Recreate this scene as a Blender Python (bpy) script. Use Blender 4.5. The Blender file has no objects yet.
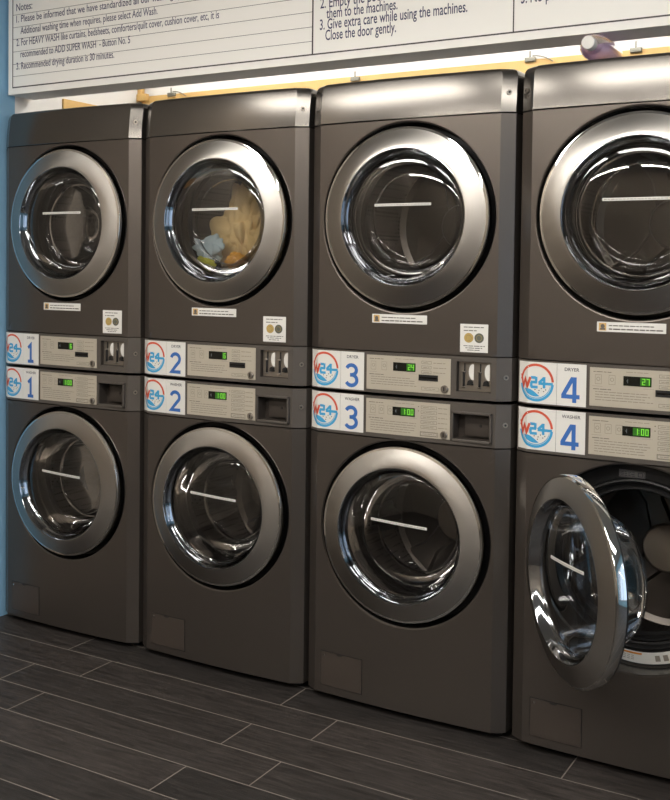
import bpy, bmesh, math, random
from mathutils import Vector, Matrix, noise
random.seed(4)
scene = bpy.context.scene
COL = scene.collection
PI = math.pi
PITCH = 0.70

# ------------------------------------------------------------------ materials
def newmat(name):
    m = bpy.data.materials.new(name); m.use_nodes = True
    nt = m.node_tree; nt.nodes.clear()
    out = nt.nodes.new('ShaderNodeOutputMaterial')
    return m, nt, out

def principled(name, col, rough=.5, metal=0.0, spec=.5, aniso=0, coat=0, coat_rough=.1, emit=None, estr=0,
               noise_amt=0, noise_scale=8, bump=0, bump_scale=200, stretch=None):
    m, nt, out = newmat(name)
    b = nt.nodes.new('ShaderNodeBsdfPrincipled')
    b.inputs['Base Color'].default_value = (*col, 1)
    b.inputs['Roughness'].default_value = rough
    b.inputs['Metallic'].default_value = metal
    b.inputs['Specular IOR Level'].default_value = spec
    b.inputs['Coat Weight'].default_value = coat
    b.inputs['Coat Roughness'].default_value = coat_rough
    if emit:
        b.inputs['Emission Color'].default_value = (*emit, 1)
        b.inputs['Emission Strength'].default_value = estr
    tc = nt.nodes.new('ShaderNodeTexCoord')
    mp = nt.nodes.new('ShaderNodeMapping')
    nt.links.new(tc.outputs['Object'], mp.inputs['Vector'])
    if stretch: mp.inputs['Scale'].default_value = stretch
    if noise_amt:
        n = nt.nodes.new('ShaderNodeTexNoise'); n.inputs['Scale'].default_value = noise_scale
        n.inputs['Detail'].default_value = 4
        nt.links.new(mp.outputs[0], n.inputs['Vector'])
        mr = nt.nodes.new('ShaderNodeMapRange')
        mr.inputs['To Min'].default_value = 1 - noise_amt; mr.inputs['To Max'].default_value = 1 + noise_amt
        nt.links.new(n.outputs['Fac'], mr.inputs['Value'])
        mx = nt.nodes.new('ShaderNodeVectorMath'); mx.operation = 'SCALE'
        mx.inputs[0].default_value = col
        nt.links.new(mr.outputs[0], mx.inputs['Scale'])
        nt.links.new(mx.outputs[0], b.inputs['Base Color'])
    if bump:
        n2 = nt.nodes.new('ShaderNodeTexNoise'); n2.inputs['Scale'].default_value = bump_scale
        nt.links.new(mp.outputs[0], n2.inputs['Vector'])
        bp = nt.nodes.new('ShaderNodeBump'); bp.inputs['Strength'].default_value = bump
        bp.inputs['Distance'].default_value = .002
        nt.links.new(n2.outputs['Fac'], bp.inputs['Height'])
        nt.links.new(bp.outputs[0], b.inputs['Normal'])
    if aniso:
        b.inputs['Anisotropic'].default_value = aniso
        t = nt.nodes.new('ShaderNodeTangent'); t.direction_type = 'RADIAL'; t.axis = 'Y'
        nt.links.new(t.outputs[0], b.inputs['Tangent'])
    nt.links.new(b.outputs[0], out.inputs[0])
    return m

def thin_glass(name, tint, ior=1.5, rough=.0, boost=1.0):
    m, nt, out = newmat(name)
    tr = nt.nodes.new('ShaderNodeBsdfTransparent'); tr.inputs[0].default_value = (*tint, 1)
    gl = nt.nodes.new('ShaderNodeBsdfGlossy'); gl.inputs['Roughness'].default_value = rough
    gl.inputs['Color'].default_value = (1, 1, 1, 1)
    fr = nt.nodes.new('ShaderNodeFresnel'); fr.inputs['IOR'].default_value = ior
    mu = nt.nodes.new('ShaderNodeMath'); mu.operation = 'MULTIPLY'; mu.use_clamp = True
    mu.inputs[1].default_value = boost
    nt.links.new(fr.outputs[0], mu.inputs[0])
    mix = nt.nodes.new('ShaderNodeMixShader')
    nt.links.new(mu.outputs[0], mix.inputs[0]); nt.links.new(tr.outputs[0], mix.inputs[1]); nt.links.new(gl.outputs[0], mix.inputs[2])
    nt.links.new(mix.outputs[0], out.inputs[0])
    return m

def emitter(name, col, strength):
    m, nt, out = newmat(name)
    e = nt.nodes.new('ShaderNodeEmission'); e.inputs[0].default_value = (*col, 1); e.inputs[1].default_value = strength
    nt.links.new(e.outputs[0], out.inputs[0]); return m

def srgb(r, g, b):
    f = lambda c: (c/255/12.92) if c/255 <= .04045 else ((c/255+.055)/1.055)**2.4
    return (f(r), f(g), f(b))

M = {}
M['paint'] = principled('graphite_paint', srgb(100, 93, 87), rough=.32, metal=.75, spec=.5, noise_amt=.03, noise_scale=3)
M['trim'] = principled('graphite_gloss', srgb(106, 102, 97), rough=.2, metal=.85, spec=.6)
M['band'] = principled('graphite_plastic', srgb(88, 82, 76), rough=.36, metal=.2, spec=.5)
M['steel'] = principled('brushed_steel', srgb(172, 168, 162), rough=.31, metal=1, aniso=.75, noise_amt=.02, noise_scale=40)
M['chrome'] = principled('polished_chrome', srgb(225, 225, 222), rough=.06, metal=1)
M['lip'] = principled('dark_polished_lip', srgb(165, 168, 172), rough=.08, metal=1)
M['hub'] = principled('hub_plastic', srgb(150, 138, 124), rough=.5)
M['hatch'] = principled('hatch_plastic', srgb(66, 58, 52), rough=.45)
M['drum'] = principled('drum_steel', srgb(104, 98, 92), rough=.32, metal=1)
M['black'] = principled('black_rubber', srgb(22, 21, 21), rough=.45)
M['blackgloss'] = principled('black_gloss', srgb(12, 12, 12), rough=.12)
M['shell'] = principled('cabinet_side', srgb(60, 56, 52), rough=.5, metal=.2)
M['recess'] = principled('recess_plastic', srgb(58, 51, 45), rough=.5)
M['glass'] = thin_glass('smoked_door_glass', (.80, .79, .78), 1.5, boost=1.7)
M['bowl'] = thin_glass('clear_bowl_glass', (.88, .89, .9), 1.5, boost=.8)
M['white'] = principled('white_vinyl', srgb(222, 219, 212), rough=.45)
M['tape'] = principled('white_tape', srgb(214, 212, 206), rough=.5)
M['plate'] = principled('beige_plate', srgb(186, 177, 160), rough=.38, metal=.15)
M['ink'] = principled('grey_ink', srgb(96, 90, 84), rough=.6)
M['softink'] = principled('soft_ink', srgb(138, 130, 118), rough=.6)
M['darkink'] = principled('dark_ink', srgb(52, 52, 60), rough=.6)
M['navy'] = principled('navy_ink', srgb(66, 66, 96), rough=.6)
M['frameink'] = principled('frame_ink', srgb(74, 68, 66), rough=.6)
M['red'] = principled('red_ink', srgb(206, 84, 58), rough=.5)
M['cyan'] = principled('cyan_ink', srgb(58, 156, 204), rough=.5)
M['blue'] = principled('blue_ink', srgb(54, 104, 176), rough=.5)
M['lcd'] = principled('display_window', srgb(20, 22, 18), rough=.15)
M['lcdglow'] = principled('display_glow_field', srgb(24, 60, 20), rough=.3, emit=srgb(60, 130, 30), estr=.25)
M['green'] = emitter('green_digits', srgb(140, 230, 80), .62)
M['icon'] = emitter('dim_icon', srgb(150, 150, 150), .35)
M['coinsteel'] = principled('coin_plate_steel', srgb(150, 142, 132), rough=.3, metal=.8)
M['gold'] = principled('gold_coin_print', srgb(178, 150, 84), rough=.5, noise_amt=.12, noise_scale=160)
M['nickel'] = principled('nickel_coin_print', srgb(92, 92, 78), rough=.5, noise_amt=.15, noise_scale=160)
M['orange'] = principled('orange_ink', srgb(206, 130, 40), rough=.5)
M['greylabel'] = principled('grey_label', srgb(120, 116, 112), rough=.5)
M['sign'] = principled('sign_board', srgb(240, 237, 230), rough=.55)
M['signbox'] = principled('sign_underside', srgb(236, 236, 234), rough=.6)
M['bluewall'] = principled('blue_wall_paint', srgb(134, 178, 208), rough=.7, noise_amt=.03, noise_scale=4)
M['whitewall'] = principled('white_wall_paint', srgb(226, 224, 220), rough=.8, noise_amt=.02, noise_scale=6)
M['greywall'] = principled('warm_grey_wall', srgb(150, 138, 124), rough=.8, noise_amt=.05, noise_scale=3)
M['ceil'] = principled('ceiling_paint', srgb(176, 172, 166), rough=.85, noise_amt=.02, noise_scale=5)
M['tan'] = principled('tan_timber', srgb(206, 168, 104), rough=.6, noise_amt=.06, noise_scale=14, stretch=(1, 8, 8))
M['clip'] = principled('grey_metal_clip', srgb(130, 128, 116), rough=.4, metal=.5)
M['lamp'] = emitter('lamp_diffuser', (1.0, .965, .91), 14)
M['lamp_tube'] = emitter('lamp_tube', (1.0, .96, .90), 40)
M['lamp_warm'] = emitter('lamp_warm', (1.0, .62, .28), 40)
M['cavity'] = emitter('cavity_tube', (1.0, .98, .95), 24)
M['daylight'] = emitter('daylight_sky', (.45, .68, 1.0), 1.6)
def liquid_mat():
    m, nt, out = newmat('lilac_liquid'); N = nt.nodes.new; L = nt.links.new
    d = N('ShaderNodeBsdfDiffuse'); d.inputs[0].default_value = (*srgb(240, 222, 240), 1)
    t = N('ShaderNodeBsdfTranslucent'); t.inputs[0].default_value = (*srgb(244, 226, 244), 1)
    tr = N('ShaderNodeBsdfTransparent'); tr.inputs[0].default_value = (*srgb(244, 232, 244), 1)
    a = N('ShaderNodeMixShader'); a.inputs[0].default_value = .5; L(d.outputs[0], a.inputs[1]); L(t.outputs[0], a.inputs[2])
    b = N('ShaderNodeMixShader'); b.inputs[0].default_value = .35; L(a.outputs[0], b.inputs[1]); L(tr.outputs[0], b.inputs[2])
    L(b.outputs[0], out.inputs[0]); return m
M['lilac'] = liquid_mat()
M['clearpl'] = thin_glass('clear_plastic', (.95, .93, .95), 1.45, rough=.05, boost=1.4)
M['cream'] = principled('cream_cotton', srgb(246, 214, 150), rough=.9, bump=.4, bump_scale=300)
M['paleblue'] = principled('pale_blue_cotton', srgb(204, 226, 232), rough=.9, bump=.4, bump_scale=300)
M['amber'] = principled('amber_cotton', srgb(246, 176, 56), rough=.9, bump=.4, bump_scale=300)
M['lime'] = principled('lime_cotton', srgb(232, 232, 90), rough=.9, bump=.4, bump_scale=300)
M['greycloth'] = principled('grey_cotton', srgb(210, 214, 216), rough=.9, bump=.4, bump_scale=300)
M['redcloth'] = principled('red_cotton', srgb(186, 60, 44), rough=.9, bump=.4, bump_scale=300)

def floor_mat():
    m, nt, out = newmat('wood_look_tile')
    N = nt.nodes.new; L = nt.links.new
    tc = N('ShaderNodeTexCoord'); mp = N('ShaderNodeMapping')
    mp.inputs['Location'].default_value = (-.481, -.013, 0)
    L(tc.outputs['Object'], mp.inputs['Vector'])
    br = N('ShaderNodeTexBrick'); br.offset = .77; br.offset_frequency = 2; br.squash = 1
    br.inputs['Scale'].default_value = 1; br.inputs['Brick Width'].default_value = .911
    br.inputs['Row Height'].default_value = .158; br.inputs['Mortar Size'].default_value = .0022
    br.inputs['Mortar Smooth'].default_value = .3; br.inputs['Bias'].default_value = 0
    br.inputs['Color1'].default_value = (*srgb(42, 39, 37), 1)
    br.inputs['Color2'].default_value = (*srgb(56, 51, 48), 1)
    br.inputs['Mortar'].default_value = (*srgb(128, 120, 112), 1)
    L(mp.outputs[0], br.inputs['Vector'])
    mp2 = N('ShaderNodeMapping'); mp2.inputs['Scale'].default_value = (1.6, 16, 1)
    L(tc.outputs['Object'], mp2.inputs['Vector'])
    n = N('ShaderNodeTexNoise'); n.inputs['Scale'].default_value = 4; n.inputs['Detail'].default_value = 8; n.inputs['Roughness'].default_value = .7
    n.inputs['Distortion'].default_value = .8
    L(mp2.outputs[0], n.inputs['Vector'])
    mr = N('ShaderNodeMapRange'); mr.inputs['From Min'].default_value = .3; mr.inputs['From Max'].default_value = .7
    mr.inputs['To Min'].default_value = .35; mr.inputs['To Max'].default_value = 1.75
    L(n.outputs['Fac'], mr.inputs['Value'])
    # knots: small darker flecks
    mp3 = N('ShaderNodeMapping'); mp3.inputs['Scale'].default_value = (8, 26, 1)
    L(tc.outputs['Object'], mp3.inputs['Vector'])
    n3 = N('ShaderNodeTexNoise'); n3.inputs['Scale'].default_value = 5; n3.inputs['Detail'].default_value = 3
    L(mp3.outputs[0], n3.inputs['Vector'])
    mr3 = N('ShaderNodeMapRange'); mr3.inputs['From Min'].default_value = .62; mr3.inputs['From Max'].default_value = .74
    mr3.inputs['To Min'].default_value = 1; mr3.inputs['To Max'].default_value = .62
    L(n3.outputs['Fac'], mr3.inputs['Value'])
    mm = N('ShaderNodeMath'); mm.operation = 'MULTIPLY'; L(mr.outputs[0], mm.inputs[0]); L(mr3.outputs[0], mm.inputs[1])
    sc = N('ShaderNodeVectorMath'); sc.operation = 'SCALE'
    L(br.outputs['Color'], sc.inputs[0]); L(mm.outputs[0], sc.inputs['Scale'])
    mixc = N('ShaderNodeMix'); mixc.data_type = 'RGBA'
    L(br.outputs['Fac'], mixc.inputs[0]); L(sc.outputs[0], mixc.inputs[6]); L(br.outputs['Color'], mixc.inputs[7])
    b = N('ShaderNodeBsdfPrincipled'); b.inputs['Roughness'].default_value = .5; b.inputs['Specular IOR Level'].default_value = .3
    L(mixc.outputs[2], b.inputs['Base Color'])
    bp = N('ShaderNodeBump'); bp.inputs['Strength'].default_value = .35; bp.inputs['Distance'].default_value = .001
    sub = N('ShaderNodeMath'); sub.operation = 'SUBTRACT'; L(mm.outputs[0], sub.inputs[0]); L(br.outputs['Fac'], sub.inputs[1])
    L(sub.outputs[0], bp.inputs['Height']); L(bp.outputs[0], b.inputs['Normal'])
    L(b.outputs[0], out.inputs[0])
    return m
M['floor'] = floor_mat()

def perforated():
    m, nt, out = newmat('perforated_steel')
    N = nt.nodes.new; L = nt.links.new
    tc = N('ShaderNodeTexCoord'); mp = N('ShaderNodeMapping'); L(tc.outputs['Object'], mp.inputs[0])
    v = N('ShaderNodeTexVoronoi'); v.inputs['Scale'].default_value = 75; v.inputs['Randomness'].default_value = .1
    L(mp.outputs[0], v.inputs['Vector'])
    r = N('ShaderNodeValToRGB'); r.color_ramp.elements[0].position = .26; r.color_ramp.elements[0].color = (.01, .01, .01, 1)
    r.color_ramp.elements[1].position = .3; r.color_ramp.elements[1].color = (.11, .10, .095, 1)
    L(v.outputs['Distance'], r.inputs[0])
    b = N('ShaderNodeBsdfPrincipled'); b.inputs['Metallic'].default_value = 1; b.inputs['Roughness'].default_value = .3
    L(r.outputs[0], b.inputs['Base Color']); L(b.outputs[0], out.inputs[0])
    return m
M['perf'] = perforated()

# ------------------------------------------------------------------ mesh builder
class MB:
    def __init__(s): s.v = []; s.f = []; s.mi = []
    def face(s, pts, mi=0):
        b = len(s.v); s.v += [tuple(p) for p in pts]; s.f.append(tuple(range(b, b+len(pts)))); s.mi.append(mi)
    def grid(s, rows, mi=0, flip=False, close=False):
        b = len(s.v); n = len(rows[0])
        for r in rows: s.v += [tuple(p) for p in r]
        for i in range(len(rows)-1):
            for j in range(n if close else n-1):
                k = (j+1) % n
                q = (b+i*n+j, b+i*n+k, b+(i+1)*n+k, b+(i+1)*n+j)
                s.f.append(q[::-1] if flip else q); s.mi.append(mi)
    def box(s, x0, x1, y0, y1, z0, z1, mi=0, bev=0):
        if bev:
            bm = bmesh.new(); bmesh.ops.create_cube(bm, size=1)
            for v in bm.verts:
                v.co = Vector(((x0+x1)/2+v.co.x*(x1-x0), (y0+y1)/2+v.co.y*(y1-y0), (z0+z1)/2+v.co.z*(z1-z0)))
            bmesh.ops.bevel(bm, geom=bm.edges[:], offset=bev, segments=3, profile=.5, affect='EDGES')
            s.add_bm(bm, mi); return
        p = [(x, y, z) for z in (z0, z1) for y in (y0, y1) for x in (x0, x1)]
        b = len(s.v); s.v += p
        for q in ((0, 2, 3, 1), (4, 5, 7, 6), (0, 1, 5, 4), (2, 6, 7, 3), (0, 4, 6, 2), (1, 3, 7, 5)):
            s.f.append(tuple(b+i for i in q)); s.mi.append(mi)
    def add_bm(s, bm, mi=0):
        b = len(s.v); bm.verts.ensure_lookup_table()
        for i, v in enumerate(bm.verts): v.index = i
        s.v += [tuple(v.co) for v in bm.verts]
        for f in bm.faces: s.f.append(tuple(b+v.index for v in f.verts)); s.mi.append(mi)
        bm.free()
    def lathe_y(s, prof, c=(0, 0, 0), n=96, mi=0, a0=0, a1=2*PI):
        full = abs(a1-a0-2*PI) < 1e-6
        m = n if full else n+1
        rows = []
        for r, y in prof:
            rows.append([(c[0]+r*math.cos(a0+(a1-a0)*k/n), c[1]+y, c[2]+r*math.sin(a0+(a1-a0)*k/n)) for k in range(m)])
        s.grid(rows, mi, close=full)
    def disc_y(s, r, y, c=(0, 0, 0), n=48, mi=0):
        s.face([(c[0]+r*math.cos(2*PI*k/n), c[1]+y, c[2]+r*math.sin(2*PI*k/n)) for k in range(n)], mi)
    def cyl(s, p0, p1, r, n=12, mi=0, r1=None):
        p0 = Vector(p0); p1 = Vector(p1); d = (p1-p0).normalized()
        a = d.orthogonal().normalized(); b = d.cross(a); r1 = r if r1 is None else r1
        R0 = [p0+(a*math.cos(2*PI*k/n)+b*math.sin(2*PI*k/n))*r for k in range(n)]
        R1 = [p1+(a*math.cos(2*PI*k/n)+b*math.sin(2*PI*k/n))*r1 for k in range(n)]
        s.grid([R0, R1], mi, close=True); s.face(R0[::-1], mi); s.face(R1, mi)
    def build(s, name, mats, parent=None, origin=(0, 0, 0), angle=18, smooth=True, fix=True):
        me = bpy.data.meshes.new(name)
        me.from_pydata([(p[0]-origin[0], p[1]-origin[1], p[2]-origin[2]) for p in s.v], [], s.f)
        if not isinstance(mats, (list, tuple)): mats = [mats]
        for m in mats: me.materials.append(m)
        me.polygons.foreach_set('material_index', s.mi)
        bm = bmesh.new(); bm.from_mesh(me)
        bmesh.ops.remove_doubles(bm, verts=bm.verts[:], dist=1e-5)
        if fix: bmesh.ops.recalc_face_normals(bm, faces=bm.faces[:])
        bm.to_mesh(me); bm.free()
        if smooth:
            for p in me.polygons: p.use_smooth = True
            me.set_sharp_from_angle(angle=math.radians(angle))
        me.update()
        o = bpy.data.objects.new(name, me); COL.objects.link(o)
        if parent: o.parent = parent
        return o

def tag(o, label=None, cat=None, group=None, kind=None):
    if label: o['label'] = label
    if cat: o['category'] = cat
    if group: o['group'] = group
    if kind: o['kind'] = kind
    return o
def empty(name, loc):
    o = bpy.data.objects.new(name, None); o.location = loc; o.empty_display_size = .1; COL.objects.link(o); return o

# text -> triangles (flat, local xy), cached
_tc = {}
def text_tris(txt, size=1.0, bold=0.0, sx=1.0):
    key = (txt, bold)
    if key not in _tc:
        cu = bpy.data.curves.new('t', 'FONT'); cu.body = txt; cu.size = 1; cu.offset = bold; cu.resolution_u = 3
        o = bpy.data.objects.new('t', cu); COL.objects.link(o)
        dg = bpy.context.evaluated_depsgraph_get(); dg.update()
        me = bpy.data.meshes.new_from_object(o.evaluated_get(dg))
        _tc[key] = ([tuple(v.co) for v in me.vertices], [tuple(p.vertices) for p in me.polygons])
        bpy.data.objects.remove(o); bpy.data.curves.remove(cu); bpy.data.meshes.remove(me)
    V, F = _tc[key]
    return [(v[0]*size*sx, v[1]*size) for v in V], F
def add_text(mb, fn, txt, x, z, size, width=None, bold=0.0, mi=0, center=False):
    V, F = text_tris(txt, 1, bold)
    w = max(v[0] for v in V)-min(v[0] for v in V); x0 = min(v[0] for v in V)
    sx = (width/w) if width else size
    if center: x = x-w*sx/2
    b = len(mb.v)
    mb.v += [fn(x+(v[0]-x0)*sx, z+v[1]*size) for v in V]
    for f in F: mb.f.append(tuple(b+i for i in f)); mb.mi.append(mi)

# ------------------------------------------------------------------ machine front profile
def yf(x):
    if x <= .010: return -.004+(.010-x)/.004*.034
    if x < .048: return -.004-(x-.010)/.038*.024
    if x <= .652: return -.0375+.0095*((x-.35)/.302)**2
    if x < .690: return -.028+(x-.652)/.038*.024
    return -.004+(x-.690)/.004*.034
XS_L = [.006, .010, .048]; XS_R = [.652, .690, .694]
S_CH = math.hypot(.032, .032*.024/.038)        # arc from x=.016 to .048
def surf(off):                                  # (x,z) on machine front, off = distance outward
    return lambda x, z: (x, yf(x)-off, z)
def surf_arc(off):                              # u = arc length from x=.016
    def f(u, z):
        if u < S_CH:
            x = .016+u/S_CH*.032
            return (x-off*.53, yf(x)-off*.85, z)
        x = .048+(u-S_CH)
        return (x, yf(x)-off, z)
    return f

def radial_front(mb, x0, x1, z0, z1, cx, cz, R, off=0, n=96):
    """front sheet with a round hole, quads from the circle out to a rectangle"""
    def bound(a):
        dx, dz = math.cos(a), math.sin(a)
        t = 1e9
        if dx > 1e-9: t = min(t, (x1-cx)/dx)
        if dx < -1e-9: t = min(t, (x0-cx)/dx)
        if dz > 1e-9: t = min(t, (z1-cz)/dz)
        if dz < -1e-9: t = min(t, (z0-cz)/dz)
        return t
    ang = [2*PI*k/n for k in range(n)]
    for (bx, bz) in ((x0, z0), (x1, z0), (x1, z1), (x0, z1)):
        ang.append(math.atan2(bz-cz, bx-cx) % (2*PI))
    ang = sorted(set(round(a, 7) for a in ang))
    rows = []
    rows.append([(cx+(R-.002)*math.cos(a), yf(cx+R*math.cos(a))-off+.004, cz+(R-.002)*math.sin(a)) for a in ang])
    rows.append([(cx+(R)*math.cos(a), yf(cx+R*math.cos(a))-off+.001, cz+(R)*math.sin(a)) for a in ang])
    for t in (0, .15, .35, .6, .8, 1):
        r0 = []
        for a in ang:
            b = bound(a); r = (R+.003)+(b-R-.003)*t
            x = cx+r*math.cos(a); r0.append((x, yf(x)-off, cz+r*math.sin(a)))
        rows.append(r0)
    mb.grid(rows, close=True)

def strips(mb, z0, z1):
    for XS in (XS_L, XS_R):
        mb.grid([[(x, yf(x), z) for x in XS] for z in (z0, z1)])

def sheet_with_holes(mb, z0, z1, holes, depth, mi_wall=1):
    xs = sorted(set([.006, .010, .048, .652, .690, .694]+[.048+.604*k/20 for k in range(21)]+[h[0] for h in holes]+[h[1] for h in holes]))
    xs = [x for i, x in enumerate(xs) if i == 0 or x-xs[i-1] > 1e-4]
    zs = sorted(set([z0, z1]+[h[2] for h in holes]+[h[3] for h in holes]))
    for i in range(len(xs)-1):
        for j in range(len(zs)-1):
            mx, mz = (xs[i]+xs[i+1])/2, (zs[j]+zs[j+1])/2
            if any(h[0] < mx < h[1] and h[2] < mz < h[3] for h in holes): continue
            mb.face([(xs[i], yf(xs[i]), zs[j]), (xs[i+1], yf(xs[i+1]), zs[j]), (xs[i+1], yf(xs[i+1]), zs[j+1]), (xs[i], yf(xs[i]), zs[j+1])])
    for (a, b, c, d) in holes:
        xx = [x for x in xs if a-1e-6 <= x <= b+1e-6]
        for z in (c, d): mb.grid([[(x, yf(x), z) for x in xx], [(x, depth, z) for x in xx]], mi_wall)
        for x in (a, b): mb.face([(x, yf(x), c), (x, yf(x), d), (x, depth, d), (x, depth, c)], mi_wall)
        mb.face([(a, depth, c), (b, depth, c), (b, depth, d), (a, depth, d)], mi_wall)

def shell(mb, z0, z1, mi=0):
    """sides, top, bottom and back of the cabinet behind the front sheets"""
    D = .70
    for x in (.006, .694): mb.face([(x, .03, z0), (x, D, z0), (x, D, z1), (x, .03, z1)], mi)
    mb.face([(.006, D, z0), (.694, D, z0), (.694, D, z1), (.006, D, z1)], mi)
    xs = [.006, .010, .048]+[.048+.604*k/12 for k in range(1, 12)]+[.652, .690, .694]
    for z in (z0, z1):
        mb.grid([[(x, yf(x), z) for x in xs], [(x, D, z) for x in xs]], mi)

def rect(mb, fn, x0, x1, z0, z1, mi=0, nx=1):
    rows = [[fn(x0+(x1-x0)*k/nx, z) for k in range(nx+1)] for z in (z0, z1)]
    mb.grid(rows, mi)
def plaque(mb, fnf, x0, x1, z0, z1, th, off0=0, mi=0, xs=None, r=0):
    """thin slab that follows the surface: front face + rim"""
    xs = xs or [x0+(x1-x0)*k/8 for k in range(9)]
    F = fnf(off0+th); B = fnf(off0)
    mb.grid([[F(x, z) for x in xs] for z in (z0, z1)], mi)
    for z in (z0, z1): mb.grid([[F(x, z) for x in xs], [B(x, z) for x in xs]], mi)
    for x in (x0, x1): mb.grid([[F(x, z0), F(x, z1)], [B(x, z0), B(x, z1)]], mi)
def textlines(mb, fn, x0, x1, z, h, mi=0, rnd=random, maxw=.022):
    x = x0
    while x < x1-.004:
        w = min(rnd.uniform(.006, maxw), x1-x)
        rect(mb, fn, x, x+w, z, z+h, mi); x += w+.0022
def outline(mb, fn, x0, x1, z0, z1, t, mi=0):
    rect(mb, fn, x0, x1, z0, z0+t, mi); rect(mb, fn, x0, x1, z1-t, z1, mi)
    rect(mb, fn, x0, x0+t, z0, z1, mi); rect(mb, fn, x1-t, x1, z0, z1, mi)

SEG = {'0': 'abcdef', '1': 'bc', '2': 'abged', '3': 'abgcd', '4': 'fgbc', '5': 'afgcd', '6': 'afgedc', '7': 'abc', '8': 'abcdefg', '9': 'abcdfg'}
def seven(mb, fn, ch, x, z, w, h, t):
    def r(a, b, c, d): rect(mb, fn, x+a, x+b, z+c, z+d)
    S = dict(a=(0, w, h-t, h), d=(0, w, 0, t), g=(0, w, h/2-t/2, h/2+t/2), f=(0, t, h/2, h), e=(0, t, 0, h/2), b=(w-t, w, h/2, h), c=(w-t, w, 0, h/2))
    for k in SEG[ch]: r(*S[k])
def digits(mb, fn, txt, xr, z, w, h, t):
    x = xr
    for ch in reversed(txt):
        if ch == ':':
            x -= .0035; rect(mb, fn, x, x+.002, z+h*.25, z+h*.25+.002); rect(mb, fn, x, x+.002, z+h*.65, z+h*.65+.002); x -= .002
        else:
            x -= w; seven(mb, fn, ch, x, z, w, h, t); x -= .003
def arc(mb, fn, cx, cz, r0, r1, a0, a1, n=48, mi=0, taper=False):
    rows = []
    for k in range(n+1):
        a = math.radians(a0+(a1-a0)*k/n)
        f = math.sin(PI*k/n)**.35 if taper else 1
        m = (r0+r1)/2; d = (r1-r0)/2*max(f, .12)
        rows.append([fn(cx+(m-d)*math.cos(a), cz+(m-d)*math.sin(a)), fn(cx+(m+d)*math.cos(a), cz+(m+d)*math.sin(a))])
    mb.grid(rows, mi)
def polyline(mb, fn, pts, t, mi=0):
    n = len(pts); L = []; Rr = []
    for i in range(n):
        a = pts[max(i-1, 0)]; b = pts[min(i+1, n-1)]
        if 0 < i < n-1:
            d1 = Vector((pts[i][0]-a[0], pts[i][1]-a[1])).normalized(); d2 = Vector((b[0]-pts[i][0], b[1]-pts[i][1])).normalized()
            d = (d1+d2).normalized(); k = 1/max(math.sqrt((1+d1.dot(d2))/2), .45)
        else: d = Vector((b[0]-a[0], b[1]-a[1])).normalized(); k = 1
        nx, nz = -d.y*t/2*k, d.x*t/2*k
        L.append(fn(pts[i][0]+nx, pts[i][1]+nz)); Rr.append(fn(pts[i][0]-nx, pts[i][1]-nz))
    mb.grid([L, Rr], mi)
def numeral(mb, fn, ch, cx, z, w, h, t):
    P = lambda pts: [(cx-w/2+x*w, z+y*h) for x, y in pts]
    A = lambda x, y, rx, ry, a0, a1, n=14: [(x+rx*math.cos(math.radians(a0+(a1-a0)*k/n)), y+ry*math.sin(math.radians(a0+(a1-a0)*k/n))) for k in range(n+1)]
    if ch == '1':
        polyline(mb, fn, P([(.12, .78), (.52, .96), (.52, .04)]), t); polyline(mb, fn, P([(.08, .05), (.94, .05)]), t)
    elif ch == '2':
        polyline(mb, fn, P(A(.48, .70, .38, .25, 165, -35)+[(.60, .42), (.14, .06), (.95, .06)]), t)
    elif ch == '3':
        polyline(mb, fn, P(A(.46, .73, .36, .22, 160, -80)+[(.36, .51)]), t)
        polyline(mb, fn, P([(.36, .51)]+A(.46, .28, .40, .24, 75, -155)), t)
    elif ch == '4':
        polyline(mb, fn, P([(.70, .0), (.70, .94), (.56, .94), (.06, .30), (.06, .24), (1.0, .24)]), t)
def disc(mb, fn, cx, cz, r, mi=0, n=20):
    c = [fn(cx+r*math.cos(2*PI*k/n), cz+r*math.sin(2*PI*k/n)) for k in range(n)]
    mb.face(c, mi)

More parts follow.
